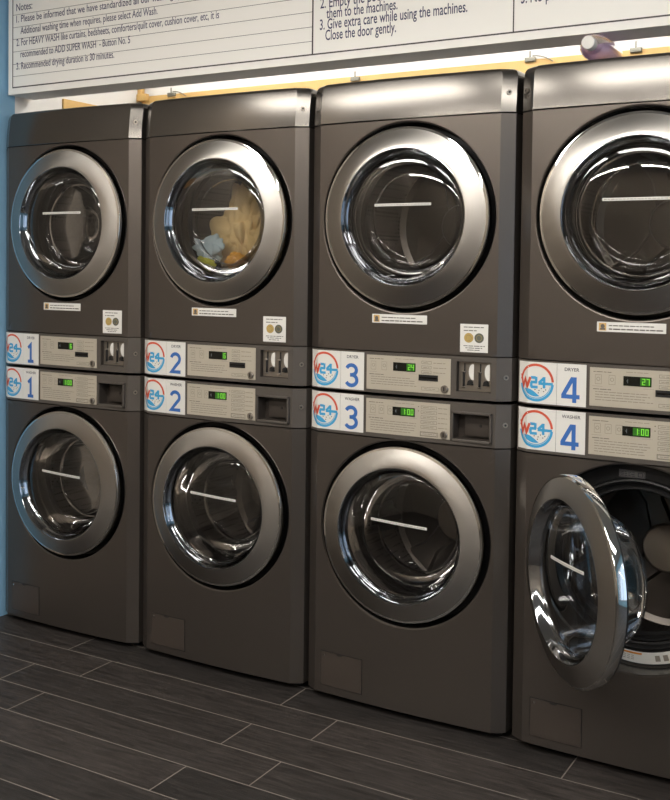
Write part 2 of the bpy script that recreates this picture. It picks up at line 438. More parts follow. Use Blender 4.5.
# ------------------------------------------------------------------ parts shared by both machines
def number_sticker(parent, O, z0, num, word):
    """square round-logo panel plus number panel, wrapped on to the bevelled left edge"""
    h = .118
    mb = MB()
    us = [0, .01, .02, S_CH, .06, .09, .1235]
    plaque(mb, surf_arc, 0, .1235, z0, z0+h, .0012, .0002, 0, us)
    us = [.1245+.0845*k/6 for k in range(7)]
    plaque(mb, surf_arc, .1245, .209, z0, z0+h, .0012, .0002, 0, us)
    st = mb.build('number_sticker', M['white'], parent, O)
    fn = surf_arc(.0018)
    # logo: ring (red over blue), W24 lettering, wave and bubbles
    cx, cz = .062, z0+.0595
    mb = MB()
    arc(mb, fn, cx, cz, .0470, .0540, 4, 172, mi=0)
    arc(mb, fn, cx, cz, .0465, .0540, 186, 356, mi=1)
    arc(mb, fn, cx, cz, .0430, .0455, 188, 350, mi=1, taper=True)
    # W
    def poly(pts, mi): mb.face([fn(x, z) for x, z in pts], mi)
    def stroke(a, b, t, mi):
        for k in range(4):
            p = (a[0]+(b[0]-a[0])*k/4, a[1]+(b[1]-a[1])*k/4); q = (a[0]+(b[0]-a[0])*(k+1)/4, a[1]+(b[1]-a[1])*(k+1)/4)
            d = math.hypot(b[0]-a[0], b[1]-a[1]); nx, nz = -(b[1]-a[1])/d*t/2, (b[0]-a[0])/d*t/2
            poly([(p[0]+nx, p[1]+nz), (q[0]+nx, q[1]+nz), (q[0]-nx, q[1]-nz), (p[0]-nx, p[1]-nz)], mi)
    zb, zt = cz-.013, cz+.014
    W = [(.0125, cz+.022), (.0205, zb), (.0290, zt-.003), (.0365, zb), (.0455, zt+.001)]
    W = [(a[0]+(b[0]-a[0])*k/6, a[1]+(b[1]-a[1])*k/6) for a, b in zip(W, W[1:]) for k in range(6)]+[W[-1]]
    polyline(mb, surf_arc(.0024), W, .0070, 0)
    # 2
    stroke((.047, zt), (.062, zt), .0078, 1); stroke((.063, zt+.0025), (.063, cz), .0078, 1)
    stroke((.047, cz+.001), (.0655, cz+.001), .0078, 1); stroke((.0485, cz+.001), (.0485, zb), .0078, 1); stroke((.047, zb), (.068, zb), .0078, 1)
    # 4
    stroke((.086, zt), (.071, cz-.001), .0078, 1); stroke((.070, cz-.002), (.113, cz-.002), .0078, 1); stroke((.087, zt+.003), (.087, zb-.002), .0078, 1)
    # wave
    top = []; bot = []
    for k in range(25):
        t = k/24; x = .020+.062*t
        top.append((x, cz-.019-.014*t+.006*math.sin(t*PI*1.4)-.004*t*t))
        dx = x-cx; bot.append((x, max(cz-math.sqrt(max(.040**2-dx*dx, 0)), cz-.0415)))
    for k in range(24):
        if top[k][1] > bot[k][1]: poly([top[k], top[k+1], bot[k+1], bot[k]], 1)
    for bx, bz in ((.060, -.020), (.072, -.022), (.079, -.016), (.086, -.024), (.070, -.029), (.092, -.019)):
        disc(mb, fn, bx, cz+bz, .0018, 2, 10)
    mb.build('logo', [M['red'], M['cyan'], M['ink']], st, (0, 0, 0), smooth=False, fix=False)
    mb = MB(); numeral(mb, fn, num, .166, z0+.010, .050 if num != '1' else .036, .070, .0118)
    mb.build('numeral', M['blue'], st, (0, 0, 0), smooth=False, fix=False)
    mb = MB(); add_text(mb, fn, word, .168, z0+.098, .0135, width=.042 if word == 'DRYER' else .054, bold=.01, center=True)
    mb.build('sticker_lettering', M['darkink'], st, (0, 0, 0), smooth=False, fix=False)
    return st

def lock_knob(parent, x, z):
    mb = MB(); y = yf(x)-.0015
    mb.lathe_y([(.0115, 0), (.0115, -.004), (.0095, -.006), (0.0001, -.006)], (x, y, z), 20, 0)
    mb.box(x-.0015, x+.0015, y-.0068, y-.005, z-.006, z+.006, 1)
    return mb.build('key_lock', [M['coinsteel'], M['black']], parent)

def screw(parent, x, z, nx=.53):
    mb = MB(); o = Vector((x, yf(x), z)); n = Vector((nx, -math.sqrt(1-nx*nx), 0))
    mb.cyl(o-n*.002, o+n*.003, .0075, 16, 0); mb.cyl(o+n*.0028, o+n*.0036, .0035, 8, 1)
    return mb.build('screw', [M['coinsteel'], M['black']], parent)

def display(plate, x0, x1, z0, z1, txt):
    mb = MB(); plaque(mb, surf, x0, x1, z0, z1, .0012, .0016)
    d = mb.build('display', M['lcd'], plate)
    fn = surf(.0033)
    mb = MB(); digits(mb, fn, txt, x1-.006, z0+.005, .0088, z1-z0-.010, .0019)
    mb.build('digits', M['green'], d, smooth=False, fix=False) if False else None
    return d, mb

def instruction_plate(machine, z0, z1, washer, txt, seed):
    rnd = random.Random(seed)
    x0, x1 = .229, .511
    mb = MB()
    plaque(mb, surf, x0, x1, z0, z1, .0012, .0002, 0)
    fn = surf(.0018)
    # printed matter: step pictograms, text rows, option boxes
    H = z1-z0
    n = 3 if washer else 2
    for k in range(n):
        cx = x0+.024+k*(.030 if washer else .038)
        outline(mb, fn, cx-.009, cx+.009, z1-.045, z1-.019, .0009, 2)
        arc(mb, fn, cx, z1-.031, .004, .0053, 0, 360, 14, 2)
    textlines(mb, fn, x0+.010, x0+.060, z1-.012, .0016, 1, rnd)
    rect(mb, fn, x0+.008, x0+.175, z1-.0515, z1-.0508, 2)
    for k in range(6 if washer else 5):
        z = z1-.060-k*.0073
        textlines(mb, fn, x0+.010+(0 if k == 0 else .006), x0+.010+(.05 if k == 0 else rnd.uniform(.14, .165)), z, .0018, 1 if k == 0 else 2, rnd)
    textlines(mb, fn, x0+.100, x0+.165, z1-.009, .0014, 2, rnd)
    bx0, bx1 = x1-.094, x1-.020
    if washer:
        for k in range(6):
            z = z1-.020-k*.0148 if k < 5 else z0+.006
            outline(mb, fn, bx0, bx0+.052, z, z+.0095, .0008, 1)
            textlines(mb, fn, bx0+.006, bx0+.045, z+.004, .0016, 2, rnd)
            if k < 5: textlines(mb, fn, bx0+.056, bx1+.012, z+.004, .0018, 2, rnd)
        for k in range(2): disc(mb, fn, bx0-.008, z1-.014-k*.013, .0016, 1, 8)
        outline(mb, fn, bx0-.002, bx0+.056, z0+.004, z0+.0175, .0012, 1)
    else:
        for k in range(3):
            z = z1-.019-k*.0145
            outline(mb, fn, bx0, bx0+.032, z, z+.009, .0008, 1)
            textlines(mb, fn, bx0+.006, bx0+.026, z+.003, .0016, 2, rnd)
            textlines(mb, fn, bx0+.038, bx1+.006, z+.003, .0018, 2, rnd)
        outline(mb, fn, bx0, bx0+.058, z0+.008, z0+.018, .0008, 1)
        textlines(mb, fn, bx0+.010, bx0+.05, z0+.012, .0018, 2, rnd)
    pl = mb.build('instruction_plate', [M['plate'], M['ink'], M['softink']], machine, smooth=False, fix=False)
    return pl

def add_display(pl, zc, txt):
    mb = MB(); plaque(mb, surf, .322, .397, zc-.013, zc+.013, .0012, .0016)
    mb.build('display', M['lcd'], pl)
    fn = surf(.0034)
    mb = MB()
    w = {2: .027, 4: .044, 1: .016}[len(txt)]
    rect(mb, surf(.0030), .3945-w, .3945, zc-.011, zc+.011, 1)
    digits(mb, fn, txt, .3925, zc-.0085, .0085, .017, .0021)
    mb.build('lit_digits', [M['green'], M['lcdglow']], pl, smooth=False, fix=False)
    mb = MB(); arc(mb, fn, .334, zc, .002, .003, 60, 300, 8); rect(mb, fn, .3335, .3345, zc-.006, zc+.006)
    mb.build('display_icon', M['icon'], pl, smooth=False, fix=False)

DOOR_Y = -.047
def make_door(machine, washer, cx, cz, name='door', opened=False):
    """origin at the door centre on the outer rim plane; local -y is outward"""
    R = .2700 if washer else .2745
    mb = MB()
    # black plastic door body: back cover ring and rim behind the steel
    mb.lathe_y([(R-.004, .004), (R-.004, .030), (R-.03, .036), (.205, .036), (.196, .030), (.192, .020), (.195, .012)], n=96)
    d = mb.build(name, M['black'], machine, angle=40)
    d.location = (cx, DOOR_Y, cz)
    mb = MB()
    ri = .2045
    mb.lathe_y([(R-.002, .026), (R, .024), (R, .003), (R-.0015, .0006), (R-.004, 0), (R-.008, -.0012)], n=128, mi=1)
    prof = [(R-.008, -.0012)]
    for k in range(1, 7):
        t = k/6; prof.append((R-.008-(R-.008-ri-.004)*t, -.0012-.0178*(.80*t+.20*math.sin(t*PI/2))))
    mb.lathe_y(prof, n=128, mi=0)
    mb.lathe_y([(ri+.004, -.019), (ri+.0015, -.0192), (ri, -.017), (ri-.004, -.004), (ri-.010, .008), (ri-.016, .012)], n=128, mi=2)
    ring = mb.build('door_ring', [M['steel'], M['chrome'], M['lip']], d, angle=35)
    mb = MB()
    rg = ri-.012; pf = []
    for k in range(13):
        t = k/12; pf.append((rg*math.cos(t*PI/2)+1e-4, .008-.020*math.sin(t*PI/2)))
    mb.lathe_y(pf, n=96)
    mb.build('door_glass', M['glass'], d, angle=60)
    # inner bowl
    mb = MB()
    dp = .128 if washer else .060
    pf = [(.192, .020), (.188, .034), (.180, .034+dp*.35), (.168, .034+dp*.65), (.150, .034+dp*.85), (.120, .034+dp*.97), (.06, .034+dp), (.0001, .034+dp)]
    mb.lathe_y(pf, n=96)
    mb.lathe_y([(.152, .034+dp*.80), (.146, .034+dp*.80), (.144, .034+dp*.9)], n=96)
    mb.build('glass_bowl', M['bowl'], d, angle=50)
    # white tape sticker on glass, with a fine printed line
    tilt = math.radians(2.5 if opened else -2.4 if washer else 0)
    def gl(off):
        def f(x, z):
            X = x*math.cos(tilt)-z*math.sin(tilt)+(.016 if opened else .001); Z = x*math.sin(tilt)+z*math.cos(tilt)+(.045 if opened else .037 if washer else .038)
            r = min(math.hypot(X, Z)/rg, .999)
            return (X, .008-.020*math.sqrt(1-r*r)-off, Z)
        return f
    mb = MB(); plaque(mb, gl, -.0945, .0945, -.004, .004, .0007, .0006)
    textlines(mb, gl(.0018), -.090, .088, -.0008, .0014, 1, random.Random(7), .012)
    mb.build('glass_sticker', [M['tape'], M['softink']], d, smooth=False, fix=False)
    return d

def drum_parts(machine, cx, cz, washer):
    tilt = -.11 if washer else -.02
    def T(mb):
        for i, (x, y, z) in enumerate(mb.v):
            mb.v[i] = (x, y, z+(y-.03)*tilt)
    # rubber gasket / front liner
    mb = MB(); c = (cx, 0, cz)
    mb.lathe_y([(.2875, -.030), (.286, .000), (.284, .020), (.279, .026)], c, mi=0)
    mb.lathe_y([(.279, .026), (.240, .026), (.237, .020), (.232, .018), (.228, .022), (.224, .034), (.218, .036), (.213, .030), (.208, .030), (.205, .036), (.206, .060), (.214, .075), (.205, .09)], c, mi=1)
    g = mb.build('door_gasket', [M['trim'], M['black']], machine, angle=30)
    mb = MB()
    mb.lathe_y([(.205, .090), (.212, .094), (.235, .102), (.248, .112)], c, mi=1)
    mb.lathe_y([(.248, .112), (.250, .12), (.250, .40), (.244, .42)], c, mi=0)
    mb.lathe_y([(.244, .42), (.225, .43), (.20, .424), (.075, .424), (.072, .418)], c, mi=1)
    T(mb); dr = mb.build('drum', [M['perf'], M['drum']], machine, angle=30)
    # back star: three broad pressed spokes and a hub cap
    mb = MB()
    for k in range(3):
        a = math.radians(90+120*k+18)
        ca, sa = math.cos(a), math.sin(a)
        def P(r, w, y): return (cx+r*ca-w*sa, y, cz+r*sa+w*ca)
        rows = [[P(.065, -.040, .421), P(.065, -.030, .408), P(.065, .030, .408), P(.065, .040, .421)],
                [P(.15, -.030, .421), P(.15, -.022, .408), P(.15, .022, .408), P(.15, .030, .421)],
                [P(.225, -.055, .425), P(.225, -.045, .412), P(.225, .045, .412), P(.225, .055, .425)]]
        mb.grid(rows, 0)
    T(mb); mb.build('drum_star', M['drum'], dr, angle=30)
    mb = MB(); mb.lathe_y([(.076, .42), (.076, .404), (.070, .396), (.02, .392), (.0001, .392)], c, mi=0)
    T(mb); mb.build('hub_cap', M['hub'] if washer else M['band'], dr, angle=40)
    for k in range(3):
        a0 = math.radians(-90+120*k+(34 if washer else 75))
        mb = MB(); rows = []
        for y in (.125, .15, .26, .37, .40):
            hgt = .048 if .13 < y < .39 else .006
            row = []
            for j, (da, hh) in enumerate(((-.20, 0), (-.13, .55), (-.05, 1), (.05, 1), (.13, .55), (.20, 0))):
                r = .2495-hgt*hh; row.append((cx+r*math.cos(a0+da), y, cz+r*math.sin(a0+da)))
            rows.append(row)
        mb.grid(rows); T(mb); mb.build('lifter', M['perf'], dr, angle=40)

def hatch(machine, z0, z1):
    mb = MB()
    x0, x1 = .071, .226
    plaque(mb, surf, x0, x1, z0, z1, .0004, .0001, 0)
    h = mb.build('hatch_seam', M['black'], machine, smooth=False, fix=False)
    h.name = 'access_hatch'
    mb = MB(); plaque(mb, surf, x0+.002, x1-.002, z0+.002, z1-.002, .0014, .0003, 0)
    c = mb.build('hatch_cover', M['hatch'], h, angle=20, fix=False)
    mb = MB(); cx = .142; fn = surf(.0022)
    rows = []
    for k in range(9):
        a = PI+PI*k/8; rows.append([(cx+.012*math.cos(a), yf(cx)-.0022, z1-.002+.006*math.sin(a)), (cx+.012*math.cos(a), yf(cx)-.0022, z1-.002)])
    mb.grid(rows)
    mb.build('finger_notch', M['black'], h, smooth=False, fix=False)
    mb = MB(); y = yf(.085)
    mb.lathe_y([(.0032, -.001), (.0030, -.003), (.0001, -.0034)], (.085, y, z1-.013), 12); mb.build('hatch_screw', M['chrome'], h)
    return h

def feet(machine, zt=.022, zb=0):
    for x in (.07, .63):
        for y in (.06, .62):
            mb = MB(); mb.cyl((x, y, zb), (x, y, zt*.5), .024, 16); mb.cyl((x, y, zt*.5), (x, y, zt+.001), .012, 12)
            mb.build('foot', M['black'], machine)

def base_kick(machine, z0, z1):
    mb = MB(); mb.box(.03, .67, .012, .03, z0, z1); mb.build('plinth', M['black'], machine)

CXD, CXW = .353, .355
def make_washer(i, txt, opened):
    root = empty('washing_machine', (i*PITCH, 0, 0))
    cx, cz = CXW, .571
    mb = MB(); zl, zh = .0215, .859
    radial_front(mb, .048, .652, zl, zh, cx, cz, .288)
    strips(mb, zl, zh)
    shell(mb, zl, .990, 0)
    mb.build('cabinet', M['paint'], root, angle=15)
    mb = MB(); holes = [(.520, .636, .880, .957)]
    sheet_with_holes(mb, .8625, .990, holes, .012)
    cp = mb.build('control_panel', [M['band'], M['recess']], root, angle=15)
    mb = MB(); fn = surf(.003)
    for (a, b, c, d) in ((.514, .521, .873, .963), (.635, .642, .873, .963)): mb.box(a, b, yf(.58)-.005, yf(.58)+.004, c, d, bev=.0015)
    for (a, b, c, d) in ((.514, .642, .873, .881), (.514, .642, .956, .963)): mb.box(a, b, yf(.58)-.005, yf(.58)+.004, c, d, bev=.0015)
    rb = mb.build('coin_box_frame', M['band'], root, angle=30)
    mb = MB(); mb.box(.545, .632, -.004, .011, .888, .952, 0, bev=.002); mb.cyl((.596, -.0045, .920), (.596, -.0065, .920), .004, 12, 1)
    mb.build('coin_box_door', [M['recess'], M['black']], rb, angle=30)
    number_sticker(root, (0, 0, 0), .871, str(i+1), 'WASHER')
    pl = instruction_plate(root, .8755, .9815, True, txt, 20+i); add_display(pl, .9485, txt)
    lock_knob(pl, .493, .889)
    screw(root, .676, .930)
    drum_parts(root, cx, cz, True)
    d = make_door(root, True, cx, cz, opened=opened)
    if opened:
        a = math.radians(47.5)
        hx, hy = .359-.285, -.034
        n = Vector((-math.sin(a), -math.cos(a))); dd = Vector((math.cos(a), -math.sin(a)))
        c = Vector((hx, hy))+dd*.285+n*.028
        d.location = (c.x, c.y, cz+.011); d.rotation_euler = (0, 0, -a)
        mb = MB()
        p = Vector((hx-.004, -.012, cz)); 
        mb.box(hx-.012, hx+.012, -.032, .022, cz-.06, cz+.06, bev=.003)
        mb.cyl((hx, -.034, cz-.07), (hx, -.034, cz+.07), .009, 16)
        mb.build('door_hinge', M['black'], root, angle=30)
        # labels on the opened mouth
        mb = MB(); rnd = random.Random(3)
        def fl(x, z): return (x, .0235, z)
        rows = []
        def pol(off):
            return lambda a_, r: (cx+r*math.cos(a_), off, cz+r*math.sin(a_))
        f = pol(.0245)
        rows = [[f(math.radians(238+64*k/24), r) for k in range(25)] for r in (.2435, .2755)]
        mb.grid(rows, 0)
        f2 = pol(.0238)
        mb.grid([[f2(math.radians(244+30*k/12), r) for k in range(13)] for r in (.2465, .2515)], 1)
        for j in range(3):
            r = .2555+j*.005
            for k in range(12):
                a0 = 241+k*2.4; mb.grid([[f2(math.radians(a0), r), f2(math.radians(a0+1.7), r)], [f2(math.radians(a0), r+.0016), f2(math.radians(a0+1.7), r+.0016)]], 2)
        for k in range(3):
            a0 = 282+k*5; mb.grid([[f2(math.radians(a0), .252), f2(math.radians(a0+3), .252)], [f2(math.radians(a0), .268), f2(math.radians(a0+3), .268)]], 2)
        mb.build('warning_label', [M['white'], M['orange'], M['softink']], root, smooth=False, fix=False)
        mb = MB()
        f = lambda x, z: (x, .0150, z)
        ca, sa = math.cos(math.radians(-3)), math.sin(math.radians(-3))
        g0 = lambda x, z: (cx-.020+x, .0248, cz+.249+z-x*.02)
        g1 = lambda x, z: (cx-.020+x, .0242, cz+.249+z-x*.02)
        rect(mb, g0, -.036, .036, -.0105, .0105, 0)
        outline(mb, g1, -.034, .034, -.009, .009, .001, 1)
        for j in range(3): textlines(mb, g1, -.030, .012, -.006+j*.0048, .0018, 1, rnd, .01)
        outline(mb, g1, .016, .030, -.006, .006, .002, 1)
        mb.build('grey_label', [M['greylabel'], M['darkink']], root, smooth=False, fix=False)
    hatch(root, .045, .157)
    feet(root); base_kick(root, 0.004, .0212)
    return root

def coin_unit(root):
    x0, x1, z0, z1 = .530, .634, 1.023, 1.110
    mb = MB()
    y = -.019
    def fn(off): return lambda x, z: (x, y-off, z)
    plaque(mb, fn, x0+.001, x1-.001, z0+.001, z1-.001, .002, 0)
    c = mb.build('coin_mechanism', M['coinsteel'], root, smooth=False, fix=False)
    for k in range(2):
        bx = x0+.006+k*.050
        mb = MB(); f = fn(.0032)
        pts = [(bx+.020, z1-.006), (bx+.040, z1-.006)]
        cc = []
        for j in range(13):
            a = math.radians(270-180*j/12) if False else math.radians(90+180*j/12)
            cc.append((bx+.041+.014*math.cos(a), z1-.029+.024*math.sin(a)))
        mb.face([f(*p) for p in cc+[(bx+.043, z1-.053), (bx+.043, z1-.005)]], 0)
        mb.build('coin_sticker', M['white'], c, smooth=False, fix=False)
        mb = MB(); mb.box(bx+.009, bx+.0145, y-.007, y-.001, z0+.014, z1-.030, 0, bev=.001)
        mb.box(bx+.006, bx+.018, y-.008, y-.002, z0+.010, z0+.014, 1, bev=.0008); mb.box(bx+.006, bx+.018, y-.008, y-.002, z1-.032, z1-.027, 1, bev=.0008)
        mb.box(bx+.013, bx+.0155, y-.005, y-.0015, z1-.027, z1-.004, 0)
        mb.build('coin_slot', [M['black'], M['chrome']], c)
        mb = MB(); mb.cyl((bx+.032, y-.002, z0+.026), (bx+.032, y-.009, z0+.026), .0085, 18, r1=.007)
        mb.box(bx+.022, bx+.042, y-.006, y-.002, z0+.018, z0+.023, bev=.001)
        mb.build('coin_return', M['black'], c, angle=30)

def make_dryer(i, txt):
    Z = .990
    root = empty('tumble_dryer', (i*PITCH, 0, Z))
    holder = []
    cx, cz = CXD, 1.538
    mb = MB(); zl, zh = 1.1295, 1.834
    radial_front(mb, .048, .652, zl, zh, cx, cz, .2905)
    strips(mb, zl, zh); shell(mb, 1.000, 1.834, 0)
    holder.append(mb.build('cabinet', M['paint'], root, angle=15))
    mb = MB(); sheet_with_holes(mb, 1.000, 1.1265, [(.529, .635, 1.022, 1.111)], -.018)
    holder.append(mb.build('control_panel', [M['band'], M['recess']], root, angle=15))
    # top trim with rounded shoulders, leaning slightly back
    mb = MB(); zt = 1.966; z0 = 1.8365; rr = .022
    zs = [z0, z0+.002, 1.86, 1.885, 1.91, 1.93, 1.944, 1.950, 1.955, 1.959, 1.9625, 1.965, zt]
    xs = XS_L+[.048+.604*k/16 for k in range(1, 16)]+XS_R
    rows = []
    for z in zs:
        ins = 0 if z < zt-rr else rr-math.sqrt(max(rr*rr-(z-(zt-rr))**2, 0))
        t = (z-z0)/(zt-z0)
        back = .006*t+.009*t*t+(0 if z < zt-.008 else .008-math.sqrt(max(.008**2-(z-(zt-.008))**2, 0)))
        if z == z0: back += .002
        row = []
        for x in xs:
            X = .35+(x-.35)*((.344-ins)/.344)
            row.append((X, yf(x)-.002+back, z))
        rows.append(row)
    mb.grid(rows)
    mb.grid([rows[-1], [(p[0], .70, zt) for p in rows[-1]]])
    for s in (0, -1):
        rws = [[r[s] for r in rows], [(r[s][0], .70, r[s][2]) for r in rows]]; mb.grid(rws)
    mb.face([(p[0], .70, p[2]) for p in [r[0] for r in rows]]+[(r[-1][0], .70, r[-1][2]) for r in rows[::-1]])
    holder.append(mb.build('top_trim', M['trim'], root, angle=22))
    number_sticker(root, (0, 0, 0), 1.0035, str(i+1), 'DRYER')
    pl = instruction_plate(root, 1.010, 1.1165, False, txt, 40+i); add_display(pl, 1.0845, txt)
    mb = MB(); plaque(mb, surf, .408, .471, 1.047, 1.065, .0014, .0016); mb.box(.412, .467, yf(.44)-.0045, yf(.44)-.002, 1.054, 1.0585, 1)
    mb.build('card_slot', [M['black'], M['blackgloss']], pl, smooth=False, fix=False)
    lock_knob(pl, .493, 1.026)
    coin_unit(root)
    screw(root, .676, 1.069)
    screw(root, .672, 1.895)
    screw(root, .022, 1.895, -.53) if i == 3 else None
    drum_parts(root, cx, cz, False)
    make_door(root, False, cx, cz)
    # notice strip under the door
    fn = surf(.0012)
    mb = MB(); plaque(mb, surf, .246, .432, 1.216, 1.243, .0006, .0002)
    rect(mb, fn, .251, .272, 1.219, 1.240, 1); disc(mb, surf(.0016), .262, 1.231, .006, 2, 12); rect(mb, surf(.0016), .255, .269, 1.221, 1.226, 2)
    rnd = random.Random(i)
    textlines(mb, fn, .279, .400, 1.232, .0026, 2, rnd, .02); textlines(mb, fn, .279, .424, 1.222, .0034, 2, rnd, .02)
    mb.build('notice_strip', [M['white'], M['tan'], M['ink']], root, smooth=False, fix=False)
    # coin notice
    mb = MB(); plaque(mb, surf, .539, .625, 1.1395, 1.2225, .0006, .0002)
    rnd = random.Random(i+9)
    textlines(mb, fn, .550, .612, 1.212, .0026, 3, rnd, .02); textlines(mb, fn, .550, .594, 1.202, .0026, 3, rnd, .02)
    disc(mb, fn, .566, 1.182, .0145, 1, 24); disc(mb, fn, .598, 1.182, .0145, 2, 24)
    disc(mb, surf(.0016), .566, 1.182, .0085, 2, 20); disc(mb, surf(.0020), .566, 1.182, .0078, 1, 20)
    disc(mb, surf(.0016), .598, 1.182, .0085, 1, 20); disc(mb, surf(.0020), .598, 1.182, .0078, 2, 20)
    for j in range(3): textlines(mb, fn, .550+.006*j, .616-.008*j, 1.157-j*.006, .0022, 3, rnd, .02)
    mb.build('coin_notice', [M['white'], M['gold'], M['nickel'], M['ink']], root, smooth=False, fix=False)
    for x in (.07, .63):
        for y in (.06, .62):
            mb = MB(); mb.cyl((x, y, Z), (x, y, 1.001), .024, 16); mb.build('foot', M['black'], root)
    # geometry above was written at room height: bring it down to the thing's own origin
    for ch in list(root.children):
        if ch.name.split('.')[0] == 'door':
            ch.location.z -= Z; continue
        stack = [ch]
        while stack:
            o = stack.pop(); stack += list(o.children)
            o.data.transform(Matrix.Translation((0, 0, -Z)))
    return root

W_TXT = ['1:00', '1:00', '1:00', '1:00']; D_TXT = ['6', '6', '24', '27']
LW = ['grey front-loading washer numbered 1, beside the blue wall, door shut',
      'grey front-loading washer numbered 2, door shut, below the dryer full of clothes',
      'grey front-loading washer numbered 3, door shut, next to the washer with the open door',
      'grey front-loading washer numbered 4 with its round door swung open']
LD = ['grey stacked dryer numbered 1, empty, against the blue wall',
      'grey stacked dryer numbered 2 with cream and blue laundry behind its glass',
      'grey stacked dryer numbered 3, empty, standing between dryers 2 and 4',
      'grey stacked dryer numbered 4, above the washer with the open door']
for i in range(4):
    w = make_washer(i, W_TXT[i], i == 3); tag(w, LW[i], 'washing machine', 'row of numbered washers')
    d = make_dryer(i, D_TXT[i]); tag(d, LD[i], 'dryer', 'row of numbered dryers on the washers')

# ------------------------------------------------------------------ laundry in dryer 2
def cloth(name, mat, c, s, seed, label, cat, rough=.35, sub=5):
    bm = bmesh.new(); bmesh.ops.create_icosphere(bm, subdivisions=sub, radius=1)
    off = Vector((seed*7.3, seed*3.1, seed*1.7))
    for v in bm.verts:
        p = v.co.copy()
        q = p*1.3+off
        n1 = noise.noise(q*.9); n2 = abs(noise.noise(Vector((q.x*2.3, q.y*1.2, q.z*1.0))+Vector((4, 1, 9)))); n3 = abs(noise.noise(q*2.6))
        f = 1.05+rough*.7*n1-.32*rough*(1-n2*2.6)-.12*rough*(1-n3*2)
        v.co = Vector((p.x*s[0]*f, p.y*s[1]*f, p.z*s[2]*f))
    me = bpy.data.meshes.new(name); bm.to_mesh(me); bm.free()
    for p in me.polygons: p.use_smooth = True
    me.materials.append(mat)
    o = bpy.data.objects.new(name, me); COL.objects.link(o); o.location = c
    return tag(o, label, cat, 'laundry inside dryer 2')
cloth('crumpled_garment', M['cream'], (.998, .205, 1.500), (.115, .070, .155), 2, 'large cream garment crumpled behind the glass of dryer 2', 'clothes', .7, 6)
cloth('crumpled_garment', M['paleblue'], (.908, .100, 1.442), (.078, .030, .046), 5, 'pale blue garment low in dryer 2, left of the cream one', 'clothes', .6)
cloth('crumpled_garment', M['amber'], (1.025, .105, 1.400), (.046, .022, .034), 8, 'amber garment at the bottom of dryer 2, under the cream one', 'clothes', .5)
cloth('crumpled_garment', M['lime'], (.893, .085, 1.388), (.058, .018, .030), 11, 'yellow-green garment lowest at the left inside dryer 2', 'clothes', .5)
cloth('crumpled_garment', M['greycloth'], (.975, .100, 1.350), (.055, .030, .020), 14, 'pale grey garment lying at the very bottom of dryer 2', 'clothes', .5)

# ------------------------------------------------------------------ hanging notice board
sg = empty('notice_board', (.015, 0, 2.042))
SX0, SX1, SZ0, SZ1, SD = .0, 3.4, .0, .60, .13
mb = MB(); mb.box(0, SX1, .004, SD, 0, SZ1, 0); mb.build('board_casing', M['signbox'], sg, smooth=False)
mb = MB(); mb.box(0, SX1, 0, .004, 0, SZ1, 0)
face = mb.build('board_face', M['sign'], sg, smooth=False)
bx = lambda X: X-.015
bz = lambda Z: Z-2.042
fn = lambda x, z: (x, -.0008, z)
mb = MB()
for a, b, c, d in ((.037, 3.35, 2.066, 2.0705), (.037, .0415, 2.066, 2.60), (1.3935, 1.3990, 2.066, 2.60), (2.073, 2.077, 2.066, 2.60), (.037, 1.396, 2.405, 2.60)):
    rect(mb, fn, bx(a), bx(b), bz(c), bz(d))
for z in (2.357, 2.309, 2.264, 2.216, 2.168, 2.122):
    rect(mb, fn, bx(.041), bx(1.394), bz(z-.012), bz(z-.0105))
mb.build('border_lines', M['frameink'], face, smooth=False, fix=False)
def T(txt, x, z, size, w, b=.006):
    mb = MB(); add_text(mb, fn, txt, bx(x), bz(z), size*1.12, width=w, bold=b)
    mb.build('notice_lettering', M['navy'], face, smooth=False, fix=False)
T('Notes:', .058, 2.360, .036, .085)
T('1. Please be informed that we have standardized all our washing cycle to', .058, 2.316, .034, .87)
T('Additional washing time when requires, please select Add Wash.', .081, 2.270, .034, .675)
T('2. For HEAVY WASH like curtains, bedsheets, comforters/quilt cover, cushion cover, etc, it is', .059, 2.226, .034, .965)
T('recommended to ADD SUPER WASH  - Button No. 5', .081, 2.181, .034, .55)
T('3. Recommended drying duration is 30 minutes.', .059, 2.136, .034, .497)
T('2. Empty the pockets before putting', 1.424, 2.212, .042, .46, .010)
T('them to the machines.', 1.447, 2.178, .042, .253, .010)
T('3. Give extra care while using the machines.', 1.423, 2.144, .042, .508, .010)
T('Close the door gently.', 1.444, 2.109, .042, .252, .010)
T('3. No pets.', 2.097, 2.148, .042, .125, .010)
tag(sg, 'long white notice board with blue rules text above the dryers', 'sign')

# ------------------------------------------------------------------ rails, clips, post and bottle above the dryers
def rail(name, x0, x1, y0, y1, z0, z1, label):
    mb = MB(); mb.box(x0, x1, y0, y1, z0, z1, bev=.003)
    o = mb.build(name, M['tan'], None, ((x0+x1)/2, (y0+y1)/2, z0), angle=30); o.location = ((x0+x1)/2, (y0+y1)/2, z0)
    return tag(o, kind='structure')
rail('trim_1', .012, 3.4, .782, .80, 1.95, 2.154, '')
rail('trim_2', 0.0, .012, .30, .80, 2.02, 2.074, '')
mb = MB(); mb.box(-.014, .014, -.010, .010, 0, .60, bev=.003); mb.box(-.014, .040, -.016, .010, -.02, .012, bev=.003)
o = mb.build('support_bracket', M['tan'], None, angle=30); o.location = (.020, .770, 2.15)
tag(o, 'tan support bracket in the corner above dryers 1 and 2', 'bracket')
CL = ['small grey pipe clip on the tan rail above dryer 2', 'small grey pipe clip on the tan rail above dryer 3',
      'grey pipe clip with wire above the gap between dryers 3 and 4', 'small grey pipe clip right of the lilac bottle above dryer 4']
